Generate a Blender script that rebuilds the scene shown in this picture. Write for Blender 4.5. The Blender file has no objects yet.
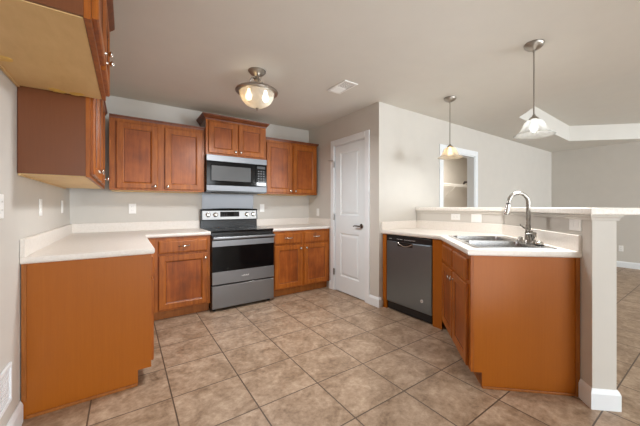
import bpy, bmesh, math, random
from mathutils import Vector, Matrix

scene = bpy.context.scene
COL = scene.collection
random.seed(4)
R = math.radians
A = math.sqrt(0.5)

# ------------------------------------------------------------------ camera
cam_data = bpy.data.cameras.new('camera')
cam = bpy.data.objects.new('camera', cam_data)
COL.objects.link(cam)
cam.location = (0.4753, -4.1487, 1.1962)
cam.rotation_euler = (R(90), 0, -0.63402)
cam_data.sensor_width = 36
cam_data.lens = 290.965 * 36 / 640
cam_data.shift_x = -(339.80 - 320) / 640
cam_data.shift_y = -(213 - 206.57) / 640
cam_data.clip_start = 0.02
scene.camera = cam

# ------------------------------------------------------------------ world, light, exposure
world = bpy.data.worlds.new('world')
scene.world = world
world.use_nodes = True
wn = world.node_tree.nodes
wn['Background'].inputs[0].default_value = (0.80, 0.88, 1.0, 1)
wn['Background'].inputs[1].default_value = 1.0


def area(name, loc, target, sx, sy, power, color):
    d = bpy.data.lights.new(name, 'AREA')
    d.shape = 'RECTANGLE'
    d.size, d.size_y = sx, sy
    d.energy = power
    d.color = color
    o = bpy.data.objects.new(name, d)
    COL.objects.link(o)
    o.location = loc
    o.rotation_euler = (Vector(target) - Vector(loc)).to_track_quat('-Z', 'Y').to_euler()
    return o


area('daylight_rear_window', (1.9, -10.35, 1.40), (2.4, 0, 1.25), 3.4, 2.0, 130, (0.87, 0.945, 1.0))
area('daylight_living_window', (6.6, -10.35, 1.4), (6.4, 0, 1.2), 1.6, 1.9, 290, (0.88, 0.95, 1.0))
area('overhead_fill_light', (2.0, -6.4, 2.40), (2.2, -4.6, 0), 1.8, 1.4, 40, (0.92, 0.97, 1.0))  # added overhead fill behind the camera, stands for no known fixture
fl = bpy.data.lights.new('ceiling_bounce_fill', 'SPOT')  # invented fill spot, thrown at the ceiling to raise the ambient light
fl.energy = 60
fl.color = (0.96, 0.985, 1.0)
fl.spot_size = R(84)
fl.spot_blend = 1.0
fl.shadow_soft_size = 0.4
flo = bpy.data.objects.new('ceiling_bounce_fill', fl)
COL.objects.link(flo)
flo.location = (1.7, -4.4, 0.5)
flo.rotation_euler = (Vector((2.0, -2.0, 2.44)) - Vector(flo.location)).to_track_quat('-Z', 'Y').to_euler()
area('closet_fill_light', (5.9, -0.9, 2.42), (5.9, -0.9, 0), 0.5, 0.5, 30, (1.0, 0.93, 0.84))  # unseen light added to brighten the closet interior

scene.view_settings.view_transform = 'Standard'
scene.view_settings.look = 'None'
scene.view_settings.gamma = 1
scene.view_settings.use_curve_mapping = False
scene.view_settings.exposure = 0.31
scene.cycles.use_denoising = True
scene.cycles.max_bounces = 12
scene.cycles.diffuse_bounces = 8
scene.cycles.transparent_max_bounces = 12
scene.cycles.sample_clamp_indirect = 6
scene.cycles.caustics_reflective = False
scene.cycles.caustics_refractive = False


# ------------------------------------------------------------------ materials
def lin(c):
    c = c / 255
    return c / 12.92 if c <= 0.04045 else ((c + 0.055) / 1.055) ** 2.4


def rgb(r, g, b):
    return (lin(r), lin(g), lin(b), 1)


def new_mat(name):
    m = bpy.data.materials.new(name)
    m.use_nodes = True
    nt = m.node_tree
    return m, nt, nt.nodes['Principled BSDF']


def nd(nt, typ, **kw):
    n = nt.nodes.new(typ)
    for k, v in kw.items():
        setattr(n, k, v)
    return n


def ramp(nt, stops):
    n = nt.nodes.new('ShaderNodeValToRGB')
    e = n.color_ramp.elements
    while len(e) < len(stops):
        e.new(0.5)
    for el, (p, c) in zip(e, stops):
        el.position = p
        el.color = c
    return n


def plain(name, col, rough=0.5, metal=0.0, spec=0.5, vary=0.03, scale=6.0, bump=0.0, bscale=200.0, coat=0.0):
    """a surface of one colour with a faint procedural mottling"""
    m, nt, b = new_mat(name)
    b.inputs['Roughness'].default_value = rough
    b.inputs['Metallic'].default_value = metal
    b.inputs['Specular IOR Level'].default_value = spec
    b.inputs['Coat Weight'].default_value = coat
    tc = nd(nt, 'ShaderNodeTexCoord')
    no = nd(nt, 'ShaderNodeTexNoise')
    no.inputs['Scale'].default_value = scale
    no.inputs['Detail'].default_value = 4
    nt.links.new(tc.outputs['Object'], no.inputs['Vector'])
    lo = tuple(c * (1 - vary) for c in col[:3]) + (1,)
    hi = tuple(min(1, c * (1 + vary)) for c in col[:3]) + (1,)
    r = ramp(nt, [(0.3, lo), (0.7, hi)])
    nt.links.new(no.outputs['Fac'], r.inputs['Fac'])
    nt.links.new(r.outputs['Color'], b.inputs['Base Color'])
    if bump:
        n2 = nd(nt, 'ShaderNodeTexNoise')
        n2.inputs['Scale'].default_value = bscale
        n2.inputs['Detail'].default_value = 3
        nt.links.new(tc.outputs['Object'], n2.inputs['Vector'])
        bp = nd(nt, 'ShaderNodeBump')
        bp.inputs['Strength'].default_value = bump
        bp.inputs['Distance'].default_value = 0.002
        nt.links.new(n2.outputs['Fac'], bp.inputs['Height'])
        nt.links.new(bp.outputs['Normal'], b.inputs['Normal'])
    return m


def wood(name, dark, mid, light, rough=0.4, stretch=(20, 20, 1.8), fine=0.2, mottled=0.5, coat=0.06):
    """stained wood with vertical grain and soft stain blotches"""
    m, nt, b = new_mat(name)
    b.inputs['Roughness'].default_value = rough
    b.inputs['Specular IOR Level'].default_value = 0.32
    b.inputs['Coat Weight'].default_value = coat
    b.inputs['Coat Roughness'].default_value = 0.22
    tc = nd(nt, 'ShaderNodeTexCoord')
    mp = nd(nt, 'ShaderNodeMapping')
    mp.inputs['Scale'].default_value = stretch
    nt.links.new(tc.outputs['Object'], mp.inputs['Vector'])
    g = nd(nt, 'ShaderNodeTexNoise')
    g.inputs['Scale'].default_value = 1.6
    g.inputs['Detail'].default_value = 7
    g.inputs['Roughness'].default_value = 0.62
    g.inputs['Distortion'].default_value = 0.5
    nt.links.new(mp.outputs['Vector'], g.inputs['Vector'])
    f = nd(nt, 'ShaderNodeTexNoise')
    f.inputs['Scale'].default_value = 9
    f.inputs['Detail'].default_value = 4
    nt.links.new(mp.outputs['Vector'], f.inputs['Vector'])
    bl = nd(nt, 'ShaderNodeTexNoise')
    bl.inputs['Scale'].default_value = 4.5
    bl.inputs['Detail'].default_value = 3
    nt.links.new(tc.outputs['Object'], bl.inputs['Vector'])
    m1 = nd(nt, 'ShaderNodeMix', data_type='FLOAT')
    m1.inputs['Factor'].default_value = fine
    nt.links.new(g.outputs['Fac'], m1.inputs['A'])
    nt.links.new(f.outputs['Fac'], m1.inputs['B'])
    m2 = nd(nt, 'ShaderNodeMix', data_type='FLOAT')
    m2.inputs['Factor'].default_value = mottled
    nt.links.new(m1.outputs['Result'], m2.inputs['A'])
    nt.links.new(bl.outputs['Fac'], m2.inputs['B'])
    r = ramp(nt, [(0.30, dark), (0.5, mid), (0.70, light)])
    nt.links.new(m2.outputs['Result'], r.inputs['Fac'])
    nt.links.new(r.outputs['Color'], b.inputs['Base Color'])
    bp = nd(nt, 'ShaderNodeBump')
    bp.inputs['Strength'].default_value = 0.05
    bp.inputs['Distance'].default_value = 0.001
    nt.links.new(f.outputs['Fac'], bp.inputs['Height'])
    nt.links.new(bp.outputs['Normal'], b.inputs['Normal'])
    return m


def brushed(name, col, rough=0.3, stretch=(1, 1, 160), aniso=0.5, amount=0.12):
    m, nt, b = new_mat(name)
    b.inputs['Metallic'].default_value = 1
    b.inputs['Base Color'].default_value = col
    b.inputs['Anisotropic'].default_value = aniso
    tc = nd(nt, 'ShaderNodeTexCoord')
    mp = nd(nt, 'ShaderNodeMapping')
    mp.inputs['Scale'].default_value = stretch
    nt.links.new(tc.outputs['Object'], mp.inputs['Vector'])
    g = nd(nt, 'ShaderNodeTexNoise')
    g.inputs['Scale'].default_value = 4
    g.inputs['Detail'].default_value = 4
    nt.links.new(mp.outputs['Vector'], g.inputs['Vector'])
    mr = nd(nt, 'ShaderNodeMapRange')
    mr.inputs['To Min'].default_value = rough - amount / 2
    mr.inputs['To Max'].default_value = rough + amount / 2
    nt.links.new(g.outputs['Fac'], mr.inputs['Value'])
    nt.links.new(mr.outputs['Result'], b.inputs['Roughness'])
    return m


def tile_floor(name):
    m, nt, b = new_mat(name)
    tc = nd(nt, 'ShaderNodeTexCoord')
    mp = nd(nt, 'ShaderNodeMapping')
    T = 0.4064
    mp.inputs['Location'].default_value = (-(1.522 % T), 2.468 % T, 0)
    nt.links.new(tc.outputs['Object'], mp.inputs['Vector'])
    br = nd(nt, 'ShaderNodeTexBrick', offset=0.0, squash=1.0)
    br.inputs['Scale'].default_value = 1
    br.inputs['Brick Width'].default_value = T
    br.inputs['Row Height'].default_value = T
    br.inputs['Mortar Size'].default_value = 0.0042
    br.inputs['Mortar Smooth'].default_value = 0.15
    br.inputs['Bias'].default_value = 0
    br.inputs['Color1'].default_value = (0, 0, 0, 1)
    br.inputs['Color2'].default_value = (1, 1, 1, 1)
    nt.links.new(mp.outputs['Vector'], br.inputs['Vector'])
    # each tile looks at its own piece of the stone pattern
    sh = nd(nt, 'ShaderNodeVectorMath', operation='SCALE')
    sh.inputs['Scale'].default_value = 7.3
    nt.links.new(br.outputs['Color'], sh.inputs[0])
    ad = nd(nt, 'ShaderNodeVectorMath', operation='ADD')
    nt.links.new(tc.outputs['Object'], ad.inputs[0])
    nt.links.new(sh.outputs['Vector'], ad.inputs[1])
    n1 = nd(nt, 'ShaderNodeTexNoise')
    n1.inputs['Scale'].default_value = 6.5
    n1.inputs['Detail'].default_value = 9
    n1.inputs['Roughness'].default_value = 0.66
    n1.inputs['Distortion'].default_value = 0.7
    nt.links.new(ad.outputs['Vector'], n1.inputs['Vector'])
    n2 = nd(nt, 'ShaderNodeTexNoise')
    n2.inputs['Scale'].default_value = 34
    n2.inputs['Detail'].default_value = 6
    n2.inputs['Roughness'].default_value = 0.7
    nt.links.new(ad.outputs['Vector'], n2.inputs['Vector'])
    mx = nd(nt, 'ShaderNodeMix', data_type='FLOAT')
    mx.inputs['Factor'].default_value = 0.42
    nt.links.new(n1.outputs['Fac'], mx.inputs['A'])
    nt.links.new(n2.outputs['Fac'], mx.inputs['B'])
    r = ramp(nt, [(0.30, TILE[0]), (0.44, TILE[1]), (0.55, TILE[2]), (0.70, TILE[3])])
    nt.links.new(mx.outputs['Result'], r.inputs['Fac'])
    mc = nd(nt, 'ShaderNodeMix', data_type='RGBA')
    nt.links.new(br.outputs['Fac'], mc.inputs['Factor'])
    nt.links.new(r.outputs['Color'], mc.inputs['A'])
    mc.inputs['B'].default_value = TILE[4]
    nt.links.new(mc.outputs['Result'], b.inputs['Base Color'])
    b.inputs['Roughness'].default_value = 0.42
    bp = nd(nt, 'ShaderNodeBump', invert=True)
    bp.inputs['Strength'].default_value = 0.5
    bp.inputs['Distance'].default_value = 0.002
    nt.links.new(br.outputs['Fac'], bp.inputs['Height'])
    nt.links.new(bp.outputs['Normal'], b.inputs['Normal'])
    return m


def laminate(name, a, c):
    m, nt, b = new_mat(name)
    tc = nd(nt, 'ShaderNodeTexCoord')
    v = nd(nt, 'ShaderNodeTexNoise')
    v.inputs['Scale'].default_value = 60
    v.inputs['Detail'].default_value = 6
    v.inputs['Roughness'].default_value = 0.75
    nt.links.new(tc.outputs['Object'], v.inputs['Vector'])
    r = ramp(nt, [(0.38, a), (0.56, c)])
    nt.links.new(v.outputs['Fac'], r.inputs['Fac'])
    nt.links.new(r.outputs['Color'], b.inputs['Base Color'])
    b.inputs['Roughness'].default_value = 0.4
    return m


def shade_glass(name, tint, clear=0.3, trans=0.8):
    """frosted lamp glass: part clear, part scattering"""
    m, nt, b = new_mat(name)
    out = nt.nodes['Material Output']
    tc = nd(nt, 'ShaderNodeTexCoord')
    n = nd(nt, 'ShaderNodeTexNoise')
    n.inputs['Scale'].default_value = 9
    n.inputs['Detail'].default_value = 4
    n.inputs['Distortion'].default_value = 2
    nt.links.new(tc.outputs['Object'], n.inputs['Vector'])
    r = ramp(nt, [(0.35, tuple(x * 0.86 for x in tint[:3]) + (1,)), (0.65, tint)])
    nt.links.new(n.outputs['Fac'], r.inputs['Fac'])
    tl = nd(nt, 'ShaderNodeBsdfTranslucent')
    nt.links.new(r.outputs['Color'], tl.inputs['Color'])
    b.inputs['Roughness'].default_value = 0.15
    nt.links.new(r.outputs['Color'], b.inputs['Base Color'])
    m1 = nd(nt, 'ShaderNodeMixShader')
    m1.inputs['Fac'].default_value = trans
    nt.links.new(b.outputs['BSDF'], m1.inputs[1])
    nt.links.new(tl.outputs['BSDF'], m1.inputs[2])
    tr = nd(nt, 'ShaderNodeBsdfTransparent')
    m2 = nd(nt, 'ShaderNodeMixShader')
    m2.inputs['Fac'].default_value = clear
    nt.links.new(m1.outputs['Shader'], m2.inputs[1])
    nt.links.new(tr.outputs['BSDF'], m2.inputs[2])
    nt.links.new(m2.outputs['Shader'], out.inputs['Surface'])
    return m


def glow(name, col, strength):
    m, nt, b = new_mat(name)
    b.inputs['Base Color'].default_value = (0.9, 0.9, 0.9, 1)
    b.inputs['Emission Color'].default_value = col
    b.inputs['Emission Strength'].default_value = strength
    return m


TILE = [rgb(101, 79, 60), rgb(146, 122, 99), rgb(174, 150, 127), rgb(202, 182, 158), rgb(86, 69, 56)]
M = {}
M['wall'] = plain('wall_paint', rgb(203, 199, 192), 0.75, vary=0.015, bump=0.12, bscale=240)
M['ceiling'] = plain('ceiling_paint', rgb(216, 214, 208), 0.85, vary=0.012, bump=0.15, bscale=160)
M['trim'] = plain('white_trim_paint', rgb(234, 239, 243), 0.35, vary=0.01)
M['door'] = plain('white_door_paint', rgb(231, 239, 243), 0.4, vary=0.01)
M['floor'] = tile_floor('stone_tile')
M['wood'] = wood('stained_maple', rgb(98, 45, 14), rgb(142, 72, 22), rgb(176, 99, 38))
M['wood_frame'] = wood('stained_maple_frame', rgb(110, 54, 14), rgb(152, 82, 23), rgb(182, 107, 35), mottled=0.2)
M['glaze'] = plain('dark_glaze', rgb(104, 54, 20), 0.45, vary=0.15, scale=30)
M['crown'] = wood('stained_maple_crown', rgb(84, 42, 20), rgb(108, 56, 27), rgb(128, 70, 36), mottled=0.2)
M['end_panel'] = wood('laminate_end_panel', rgb(152, 82, 15), rgb(158, 87, 17), rgb(164, 92, 20), rough=0.38, stretch=(60, 60, 1.2), fine=0.5, mottled=0.1)
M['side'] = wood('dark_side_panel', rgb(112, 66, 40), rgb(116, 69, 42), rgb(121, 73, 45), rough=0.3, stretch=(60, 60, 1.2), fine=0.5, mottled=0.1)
M['toe'] = wood('toe_board_wood', rgb(122, 70, 28), rgb(152, 90, 38), rgb(172, 106, 48), mottled=0.2)
M['birch'] = wood('natural_birch', rgb(210, 176, 122), rgb(220, 187, 133), rgb(228, 197, 145), rough=0.5, stretch=(3, 14, 14), coat=0)
M['glue'] = plain('dried_glue', rgb(222, 182, 96), 0.4, vary=0.1, scale=40)
M['laminate'] = laminate('countertop_laminate', rgb(222, 215, 207), rgb(228, 222, 215))
M['bar'] = laminate('bar_top_laminate', rgb(226, 221, 213), rgb(238, 234, 228))
M['steel'] = brushed('brushed_steel', rgb(150, 150, 151), 0.32)
M['steel_h'] = brushed('brushed_steel_sheet', rgb(138, 139, 141), 0.36, stretch=(1, 1, 120), amount=0.05)
M['steel_light'] = brushed('light_brushed_steel', rgb(164, 164, 164), 0.42, stretch=(1, 1, 90), amount=0.05)
M['steel_wall'] = brushed('dull_steel_sheet', rgb(118, 119, 122), 0.45, stretch=(1, 1, 60), amount=0.04)
M['slate'] = brushed('dark_brushed_steel', rgb(142, 156, 168), 0.42, stretch=(120, 120, 1))
M['sink'] = brushed('sink_steel', rgb(160, 160, 160), 0.27, stretch=(40, 40, 40), aniso=0.0)
M['nickel'] = brushed('satin_nickel', rgb(162, 158, 152), 0.28, stretch=(20, 20, 20), aniso=0.0)
M['chrome'] = plain('polished_nickel', rgb(214, 212, 208), 0.13, metal=1, vary=0.02)
M['black_plastic'] = plain('black_plastic', rgb(26, 26, 27), 0.35, vary=0.05)
M['black_glass'] = plain('black_glass', rgb(11, 11, 12), 0.09, vary=0.05, spec=0.22)
M['mw_glass'] = plain('microwave_window', rgb(78, 78, 78), 0.3, vary=0.05, spec=0.25)
M['black_enamel'] = plain('black_enamel', rgb(20, 20, 21), 0.25, vary=0.05)
M['burner'] = plain('burner_ring_print', rgb(70, 70, 72), 0.3, vary=0.05)
M['mark'] = plain('light_print', rgb(205, 205, 205), 0.4, vary=0.02)
M['plate'] = plain('white_plastic', rgb(240, 240, 238), 0.35, vary=0.01)
M['slot'] = plain('dark_slot', rgb(70, 68, 66), 0.6, vary=0.05)
M['vent_dark'] = plain('vent_shadow_metal', rgb(92, 91, 88), 0.6, vary=0.05)
M['lamp_metal'] = brushed('brushed_nickel_lamp', rgb(164, 158, 150), 0.34, stretch=(20, 20, 20), aniso=0.0)
M['bowl_glass'] = shade_glass('alabaster_glass', rgb(236, 226, 208), 0.3, 0.6)
M['shade_glass'] = shade_glass('frosted_white_glass', rgb(242, 244, 242), 0.34, 0.5)
M['amber_glass'] = shade_glass('frosted_amber_glass', rgb(250, 240, 222), 0.42, 0.5)
M['bulb_warm'] = glow('warm_bulb', (1.0, 0.72, 0.40, 1), 6)
M['bulb_white'] = glow('white_bulb', (0.95, 0.98, 1.0, 1), 6)
M['wire'] = plain('white_coated_wire', rgb(222, 220, 216), 0.4, vary=0.01)


# ------------------------------------------------------------------ mesh helpers
class MB:
    """collects shapes into one mesh"""

    def __init__(self):
        self.bm = bmesh.new()

    def box(self, x0, x1, y0, y1, z0, z1, bevel=0.0, seg=2):
        b = bmesh.new()
        bmesh.ops.create_cube(b, size=1)
        for v in b.verts:
            v.co = Vector(((x0 + x1) / 2 + v.co.x * (x1 - x0), (y0 + y1) / 2 + v.co.y * (y1 - y0), (z0 + z1) / 2 + v.co.z * (z1 - z0)))
        if bevel:
            bmesh.ops.bevel(b, geom=b.edges[:], offset=bevel, segments=seg, affect='EDGES', profile=0.5)
        self._merge(b)
        return self

    def _merge(self, b, mat=None):
        me = bpy.data.meshes.new('tmp')
        if mat is not None:
            bmesh.ops.transform(b, matrix=mat, verts=b.verts[:])
        b.to_mesh(me)
        b.free()
        self.bm.from_mesh(me)
        bpy.data.meshes.remove(me)

    def prism(self, pts, z0, z1, bevel=0.0):
        b = bmesh.new()
        lo = [b.verts.new((x, y, z0)) for x, y in pts]
        hi = [b.verts.new((x, y, z1)) for x, y in pts]
        n = len(pts)
        b.faces.new(lo[::-1])
        b.faces.new(hi)
        for i in range(n):
            j = (i + 1) % n
            b.faces.new((lo[i], lo[j], hi[j], hi[i]))
        bmesh.ops.recalc_face_normals(b, faces=b.faces[:])
        if bevel:
            bmesh.ops.bevel(b, geom=b.edges[:], offset=bevel, segments=2, affect='EDGES', profile=0.5)
        self._merge(b)
        return self

    def lathe(self, prof, center=(0, 0, 0), axis='Z', seg=32, mat=None):
        """prof: list of (radius, height)"""
        b = bmesh.new()
        rings = []
        for r, h in prof:
            if r < 1e-6:
                rings.append([b.verts.new((0, 0, h))])
            else:
                rings.append([b.verts.new((r * math.cos(2 * math.pi * k / seg), r * math.sin(2 * math.pi * k / seg), h)) for k in range(seg)])
        for a, c in zip(rings, rings[1:]):
            for k in range(seg):
                j = (k + 1) % seg
                if len(a) == 1 and len(c) > 1:
                    b.faces.new((a[0], c[j], c[k]))
                elif len(c) == 1 and len(a) > 1:
                    b.faces.new((a[k], a[j], c[0]))
                elif len(a) > 1 and len(c) > 1:
                    b.faces.new((a[k], a[j], c[j], c[k]))
        bmesh.ops.recalc_face_normals(b, faces=b.faces[:])
        m = Matrix.Translation(center)
        if axis == '-Y':
            m = m @ Matrix.Rotation(R(90), 4, 'X')
        elif axis == 'X':
            m = m @ Matrix.Rotation(R(90), 4, 'Y')
        elif axis == '-X':
            m = m @ Matrix.Rotation(R(-90), 4, 'Y')
        if mat is not None:
            m = m @ mat
        self._merge(b, m)
        return self

    def tube(self, path, rad, seg=10, cap=True):
        path = [Vector(p) for p in path]
        n = len(path)
        rads = rad if isinstance(rad, (list, tuple)) else [rad] * n
        b = bmesh.new()
        rings = []
        up = None
        for i, p in enumerate(path):
            t = (path[min(i + 1, n - 1)] - path[max(i - 1, 0)]).normalized()
            if up is None:
                up = t.orthogonal().normalized()
            else:
                up = (up - t * up.dot(t))
                up = up.normalized() if up.length > 1e-6 else t.orthogonal().normalized()
            s = t.cross(up)
            rings.append([b.verts.new(p + (up * math.cos(2 * math.pi * k / seg) + s * math.sin(2 * math.pi * k / seg)) * rads[i]) for k in range(seg)])
        for a, c in zip(rings, rings[1:]):
            for k in range(seg):
                j = (k + 1) % seg
                b.faces.new((a[k], a[j], c[j], c[k]))
        if cap:
            b.faces.new(rings[0][::-1])
            b.faces.new(rings[-1])
        bmesh.ops.recalc_face_normals(b, faces=b.faces[:])
        self._merge(b)
        return self

    def sweep(self, path, prof, closed_prof=True):
        """path: xy polyline; prof: (outward offset to the right of travel, z); mitred corners"""
        P = [Vector(p) for p in path]
        n = len(P)

        def off(d):
            out = []
            for i in range(n):
                ns = []
                if i > 0:
                    t = (P[i] - P[i - 1]).normalized()
                    ns.append(Vector((t.y, -t.x)))
                if i < n - 1:
                    t = (P[i + 1] - P[i]).normalized()
                    ns.append(Vector((t.y, -t.x)))
                if len(ns) == 1:
                    out.append(P[i] + ns[0] * d)
                else:
                    m = (ns[0] + ns[1]).normalized()
                    out.append(P[i] + m * (d / max(0.2, m.dot(ns[0]))))
            return out
        b = bmesh.new()
        rows = []
        for d, z in prof:
            rows.append([b.verts.new((q.x, q.y, z)) for q in off(d)])
        k = len(prof)
        for a in range(k if closed_prof else k - 1):
            c = (a + 1) % k
            for i in range(n - 1):
                b.faces.new((rows[a][i], rows[a][i + 1], rows[c][i + 1], rows[c][i]))
        if closed_prof:
            b.faces.new([r[0] for r in rows])
            b.faces.new([r[-1] for r in rows][::-1])
        bmesh.ops.recalc_face_normals(b, faces=b.faces[:])
        self._merge(b)
        return self

    def rings(self, x0, x1, z0, z1, steps, y=0.0, back=True):
        """nested rectangles facing -Y: steps are (inset, y offset)"""
        b = bmesh.new()
        rows = []
        for ins, dy in steps:
            rows.append([b.verts.new(c) for c in ((x0 + ins, y + dy, z0 + ins), (x1 - ins, y + dy, z0 + ins), (x1 - ins, y + dy, z1 - ins), (x0 + ins, y + dy, z1 - ins))])
        for a, c in zip(rows, rows[1:]):
            for i in range(4):
                j = (i + 1) % 4
                b.faces.new((a[i], a[j], c[j], c[i]))
        b.faces.new(rows[-1])
        if back:
            b.faces.new(rows[0][::-1])
        bmesh.ops.recalc_face_normals(b, faces=b.faces[:])
        self._merge(b)
        return self

    def build(self, name, mat, parent=None, smooth=None, loc=None, rotz=None):
        me = bpy.data.meshes.new(name)
        self.bm.to_mesh(me)
        self.bm.free()
        me.materials.append(mat)
        if smooth:
            me.polygons.foreach_set('use_smooth', [True] * len(me.polygons))
            try:
                me.set_sharp_from_angle(angle=R(smooth))
            except Exception:
                pass
        o = bpy.data.objects.new(name, me)
        COL.objects.link(o)
        if parent is not None:
            o.parent = parent
        if loc is not None:
            o.location = loc
        if rotz is not None:
            o.rotation_euler = (0, 0, rotz)
        return o


def tag(o, label, cat, group=None):
    o['label'] = label
    o['category'] = cat
    if group:
        o['group'] = group
    return o


def thing(name, label, cat, loc=(0, 0, 0), rotz=0.0, group=None):
    o = bpy.data.objects.new(name, None)
    COL.objects.link(o)
    o.empty_display_size = 0.1
    o.location = loc
    o.rotation_euler = (0, 0, rotz)
    return tag(o, label, cat, group)


def struct(o, label, cat):
    o['kind'] = 'structure'
    o['label'] = label
    o['category'] = cat
    return o


# ------------------------------------------------------------------ room shell
H = 2.44
XP, YP = 2.8936, -1.645          # the pantry block's outer corner
XR, YB = 8.35, -10.5

b = MB().box(-0.15, XR + 0.15, YB - 0.15, 0.15, -0.1, 0)
struct(b.build('floor', M['floor']), 'beige brown stone tile floor laid in a square grid', 'floor')

# ceiling with a raised octagonal tray over the living room
def ceiling():
    bm = bmesh.new()
    outer = [(-0.15, YB - 0.15), (XR + 0.15, YB - 0.15), (XR + 0.15, 0.15), (-0.15, 0.15)]
    tray = [(4.30, -2.95), (4.89, -2.36), (7.25, -2.28), (8.28, -3.31), (8.28, -6.2), (7.4, -6.8), (4.9, -6.8), (4.30, -6.2)]
    ov = [bm.verts.new((x, y, H)) for x, y in outer]
    iv = [bm.verts.new((x, y, H)) for x, y in tray]
    edges = [bm.edges.new((ov[i], ov[(i + 1) % 4])) for i in range(4)]
    edges += [bm.edges.new((iv[i], iv[(i + 1) % 8])) for i in range(8)]
    bmesh.ops.triangle_fill(bm, use_beauty=True, use_dissolve=False, edges=edges)
    ZT = H + 0.285
    cx, cy = 6.15, -4.55
    # small step, then the upright side of the tray
    up = [bm.verts.new((x, y, ZT)) for x, y in tray]
    for i in range(8):
        j = (i + 1) % 8
        bm.faces.new((iv[i], iv[j], up[j], up[i]))
    bm.faces.new(up)
    # closed roof above, so that no sky leaks in
    top = [bm.verts.new((x, y, H + 0.4)) for x, y in outer]
    bm.faces.new(top)
    for i in range(4):
        j = (i + 1) % 4
        bm.faces.new((ov[i], ov[j], top[j], top[i]))
    bmesh.ops.recalc_face_normals(bm, faces=bm.faces[:])
    m = MB()
    m.bm.free()
    m.bm = bm
    return m.build('ceiling', M['ceiling'])


struct(ceiling(), 'greige painted ceiling with a raised tray over the living room', 'ceiling')

struct(MB().box(-0.12, 0, YB, 0.12, 0, H).build('wall_left', M['wall']), 'greige painted wall on the left side of the kitchen', 'wall')
struct(MB().box(-0.0, XP + 0.12, 0, 0.12, 0, H).build('wall_back', M['wall']), 'greige kitchen wall behind the range', 'wall')
# pantry side wall with the door opening
D0, D1, DH = -1.400, -0.737, 2.058
w = MB().box(XP, XP + 0.115, D1, 0, 0, H).box(XP, XP + 0.115, YP, D0, 0, H).box(XP, XP + 0.115, D0, D1, DH, H)
struct(w.build('wall_pantry_side', M['wall']), 'greige wall that holds the white pantry door', 'wall')
# pantry front wall, running on into the living room, with the closet doorway
C0, C1, CH = 4.16, 5.02, 2.005
w = MB().box(XP + 0.115, C0, YP, YP + 0.115, 0, H).box(C1, XR, YP, YP + 0.115, 0, H).box(C0, C1, YP, YP + 0.115, CH, H)
struct(w.build('wall_far', M['wall']), 'greige wall running from the pantry corner into the living room', 'wall')
struct(MB().box(XR, XR + 0.12, YB, YP + 0.115, 0, H).build('wall_right', M['wall']), 'shaded greige wall at the far right of the living room', 'wall')
# closet behind the doorway
w = MB().box(3.5, 8.3, -0.12, 0.0, 0, H).box(3.4, 3.5, YP + 0.115, 0, 0, H).box(8.3, XR, YP + 0.115, 0, 0, H)
struct(w.build('wall_closet', M['wall']), 'greige walls of the closet seen through the doorway', 'wall')
# rear wall behind the camera, with the windows the daylight comes through
w = MB()
for x0, x1, z0, z1 in ((0, 0.15, 0, H), (3.65, 5.75, 0, H), (7.45, XR, 0, H), (0.15, 3.65, 0, 0.36), (0.15, 3.65, 2.41, H), (5.75, 7.45, 0, 0.4), (5.75, 7.45, 2.38, H)):
    w.box(x0, x1, YB - 0.12, YB, z0, z1)
struct(w.build('wall_rear', M['wall']), 'greige rear wall with two window openings', 'wall')

# baseboards: profile with a bevelled top
BB = [(0, 0), (0.015, 0), (0.015, 0.092), (0.010, 0.107), (0.004, 0.118), (0, 0.118)]


def baseboard(name, path, label):
    return struct(MB().sweep(path, BB).build(name, M['trim']), label, 'baseboard')


baseboard('baseboard_left', [(0.0005, -1.80), (0.0005, YB)][::-1], 'white baseboard along the left wall')
baseboard('baseboard_pantry', [(XP - 0.0005, D0 - 0.086), (XP - 0.0005, YP - 0.0005), (XP + 0.03, YP - 0.0005)], 'white baseboard at the pantry corner beside the dishwasher')
baseboard('baseboard_door', [(XP - 0.0005, -0.615), (XP - 0.0005, D1 + 0.086)], 'short white baseboard between the cabinets and the pantry door')
baseboard('baseboard_far', [(3.72, YP - 0.0005), (C0 - 0.09, YP - 0.0005)], 'white baseboard left of the closet doorway')
baseboard('baseboard_living', [(C1 + 0.09, YP - 0.0005), (XR - 0.0005, YP - 0.0005), (XR - 0.0005, YB)], 'white baseboard around the living room')

# ------------------------------------------------------------------ pantry door
def local_yz(y0, y1, z0, z1, steps, x):
    """nested rectangles on a plane facing -X"""
    m = MB()
    m.rings(y0, y1, z0, z1, steps)
    # local (x along, y depth) -> world: depth -Y becomes -X, x becomes -Y
    bmesh.ops.transform(m.bm, matrix=Matrix.Translation((x, 0, 0)) @ Matrix.Rotation(R(-90), 4, 'Z'), verts=m.bm.verts[:])
    return m


d1 = thing('door_1', 'white two panel pantry door with a dark lever handle', 'door', (XP, (D0 + D1) / 2, 0), R(-90))
d1['kind'] = 'structure'
wd = (D1 - D0) / 2 - 0.004
m = MB()
# the slab: a plate with two sunk panels; local frame x along the wall, -Y out into the kitchen
SL = 0.004


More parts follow.
